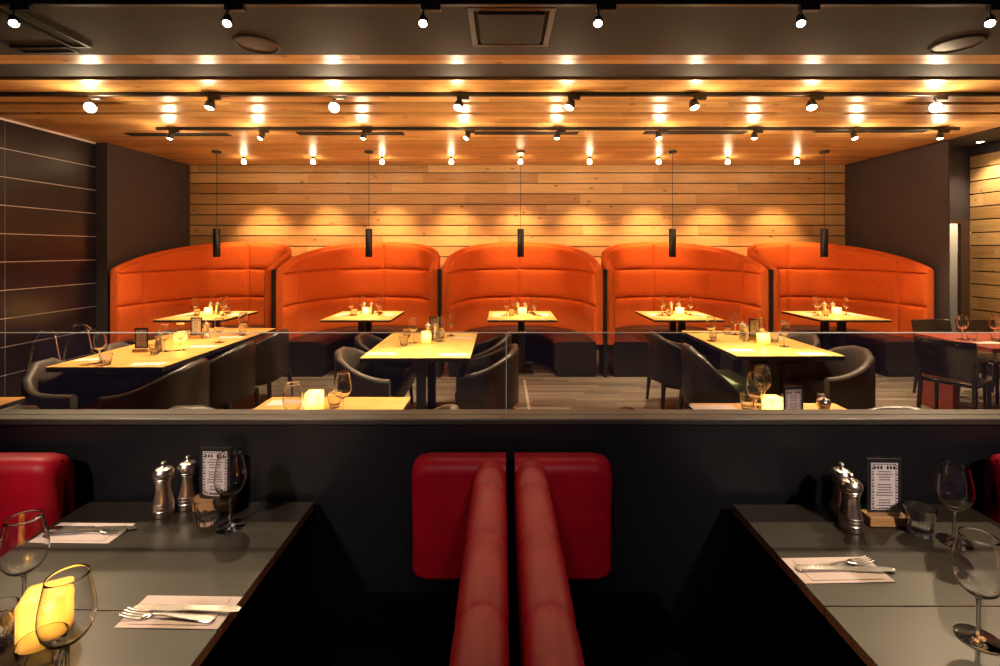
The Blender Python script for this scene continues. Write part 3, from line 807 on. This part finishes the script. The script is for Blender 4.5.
lit_candle(-3.10, 4.66, f'bright candle holder in the middle of the {LR}', .2, 3)
for x, y_, w in ((-2.80,3.82,'aisle side, nearest the glass screen'), (-3.36,3.98,'wall side, nearest the glass screen'), (-2.80,4.52,'aisle side, in the middle'), (-2.80,5.0,'aisle side, nearest the booth')):
    put(napkin, x, y_, f'napkin on the {LR}, {w}', .05)
# yellow tables left of the floor strip
LR = 'yellow tables left of the strip'
for x, y_, w in ((-.87,4.70,'wall side'), (-.545,5.08,'aisle side'), (-.62,4.78,'among the mills')):
    put(wine, x, y_, f'wine glass on the {LR}, {w}')
for x, y_, w in ((-.93,4.55,'wall side'), (-.63,4.92,'behind the mills'), (-.99,5.0,'farther corner')): put(tumbler, x, y_, f'tumbler on the {LR}, {w}')
put(mill, -.75, 4.85, f'steel mill on the {LR}, beside the candle'); put(mill, -.68, 4.88, f'steel mill on the {LR}, beside the menu card'); put(menu, -.70, 4.98, f'menu card on the {LR}')
lit_candle(-.74, 4.68, f'bright candle holder on the {LR}', .3, 3)
for x, y_, w in ((-.42,4.16,'aisle side, nearer the glass screen'), (-1.05,4.20,'wall side, nearer the glass screen'), (-.42,4.95,'aisle side, nearer the booths')): put(napkin, x, y_, f'napkin on the {LR}, {w}')
# yellow tables right of the floor strip
LR = 'yellow tables right of the strip'
for x, y_, w in ((2.06,4.80,'floor strip side'), (2.47,5.16,'nearest the booths'), (2.62,4.52,'timber wall side'), (2.50,4.72,'behind the candle')):
    put(wine, x, y_, f'wine glass on the {LR}, {w}')
for x, y_, w in ((2.40,5.2,'nearest the booths'), (2.12,4.9,'floor strip side'), (2.66,4.75,'timber wall side')): put(tumbler, x, y_, f'tumbler on the {LR}, {w}')
put(mill, 2.42, 4.90, f'steel mill on the {LR}, farther one'); put(mill, 2.40, 4.80, f'steel mill on the {LR}, nearer one'); put(menu, 2.52, 4.86, f'menu card on the {LR}')
lit_candle(2.48, 4.62, f'bright candle holder on the {LR}', .3, 3)
for x, y_, w in ((2.68,4.2,'timber wall side, nearer the glass screen'), (2.12,4.35,'floor strip side, nearer the glass screen'), (2.75,4.95,'timber wall side, nearer the booths')): put(napkin, x, y_, f'napkin on the {LR}, {w}')
# tables right behind the glass screen
LR = 'table behind the screen'
put(wine, -.865, 2.62, f'taller-looking wine glass on the {LR}, left of the floor strip'); put(wine, -1.04, 2.40, f'wine glass nearest the divider on the {LR}, left of the floor strip')
put(tumbler, -.965, 2.78, f'tumbler on the candle-lit {LR}, left of the floor strip'); lit_candle(-1.05, 2.70, f'bright candle holder on the {LR}, left of the floor strip', .1, 3)
put(napkin, -1.25, 2.85, f'napkin on the {LR}, left of the floor strip')
put(wine, 1.475, 2.76, f'wine glass behind the candle, {LR}, right of the floor strip'); put(wine, 1.355, 2.60, f'wine glass beside the tumbler, {LR}, right of the floor strip')
put(tumbler, 1.385, 2.75, f'tumbler on the {LR}, right of the floor strip'); lit_candle(1.45, 2.60, f'bright candle holder on the {LR}, right of the floor strip', .1, 3)
put(menu, 1.46, 2.44, f'dark card stand on the {LR}, right of the floor strip', .15); put(mill, 1.60, 2.42, f'steel mill on the {LR}, right of the floor strip')
put(napkin, 1.20, 2.76, f'napkin on the {LR}, right of the floor strip')
# red-brown table
LR = 'red-brown table'
put(wine, 4.62, 4.88, f'wine glass at the near end of the {LR}'); put(wine, 4.93, 4.86, f'wine glass farther along the {LR}')
put(tumbler, 4.62, 4.78, f'tumbler at the near end of the {LR}'); put(tumbler, 4.86, 4.78, f'tumbler farther along the {LR}'); put(napkin, 4.70, 4.70, f'napkin on the {LR}')
spot((4.6,4.31,CZ-.14), (4.95,4.85,.75), 120, 50, .8)

# unseen lamps added behind the viewpoint, front light for cards and benches
for x, tx, p in ((-1.9, -1.1, 270), (-.5, -.2, 44), (.6, .25, 44), (1.9, 1.3, 270)):
    spot((x, -.75, 2.9), (tx, 1.72, .90), p, 30, .9, (1, .80, .66), .13, 'rear_light')

# ------------------------------------------------------------------ world, camera, view
w = bpy.data.worlds.new('World'); bpy.context.scene.world = w; w.use_nodes = True
w.node_tree.nodes['Background'].inputs[0].default_value = (.50, .34, .62, 1)
w.node_tree.nodes['Background'].inputs[1].default_value = .10
cam = bpy.data.cameras.new('camera'); co = bpy.data.objects.new('camera', cam); C.objects.link(co)
cam.sensor_width = 36; cam.lens = 36*F/1000; cam.shift_x = (500-VX)/1000; cam.shift_y = -(333-VY)/1000
cam.clip_start = .05
co.location = (0, 0, HC); co.rotation_euler = (PI/2, 0, 0)
S = bpy.context.scene; S.camera = co
S.view_settings.view_transform = 'Standard'; S.view_settings.look = 'None'; S.view_settings.exposure = .35; S.view_settings.gamma = 1
S.view_settings.use_curve_mapping = False
try:
    S.cycles.caustics_refractive = False; S.cycles.caustics_reflective = False
    S.cycles.max_bounces = 14; S.cycles.transmission_bounces = 14; S.cycles.transparent_max_bounces = 24
    S.cycles.sample_clamp_indirect = 6
except Exception: pass
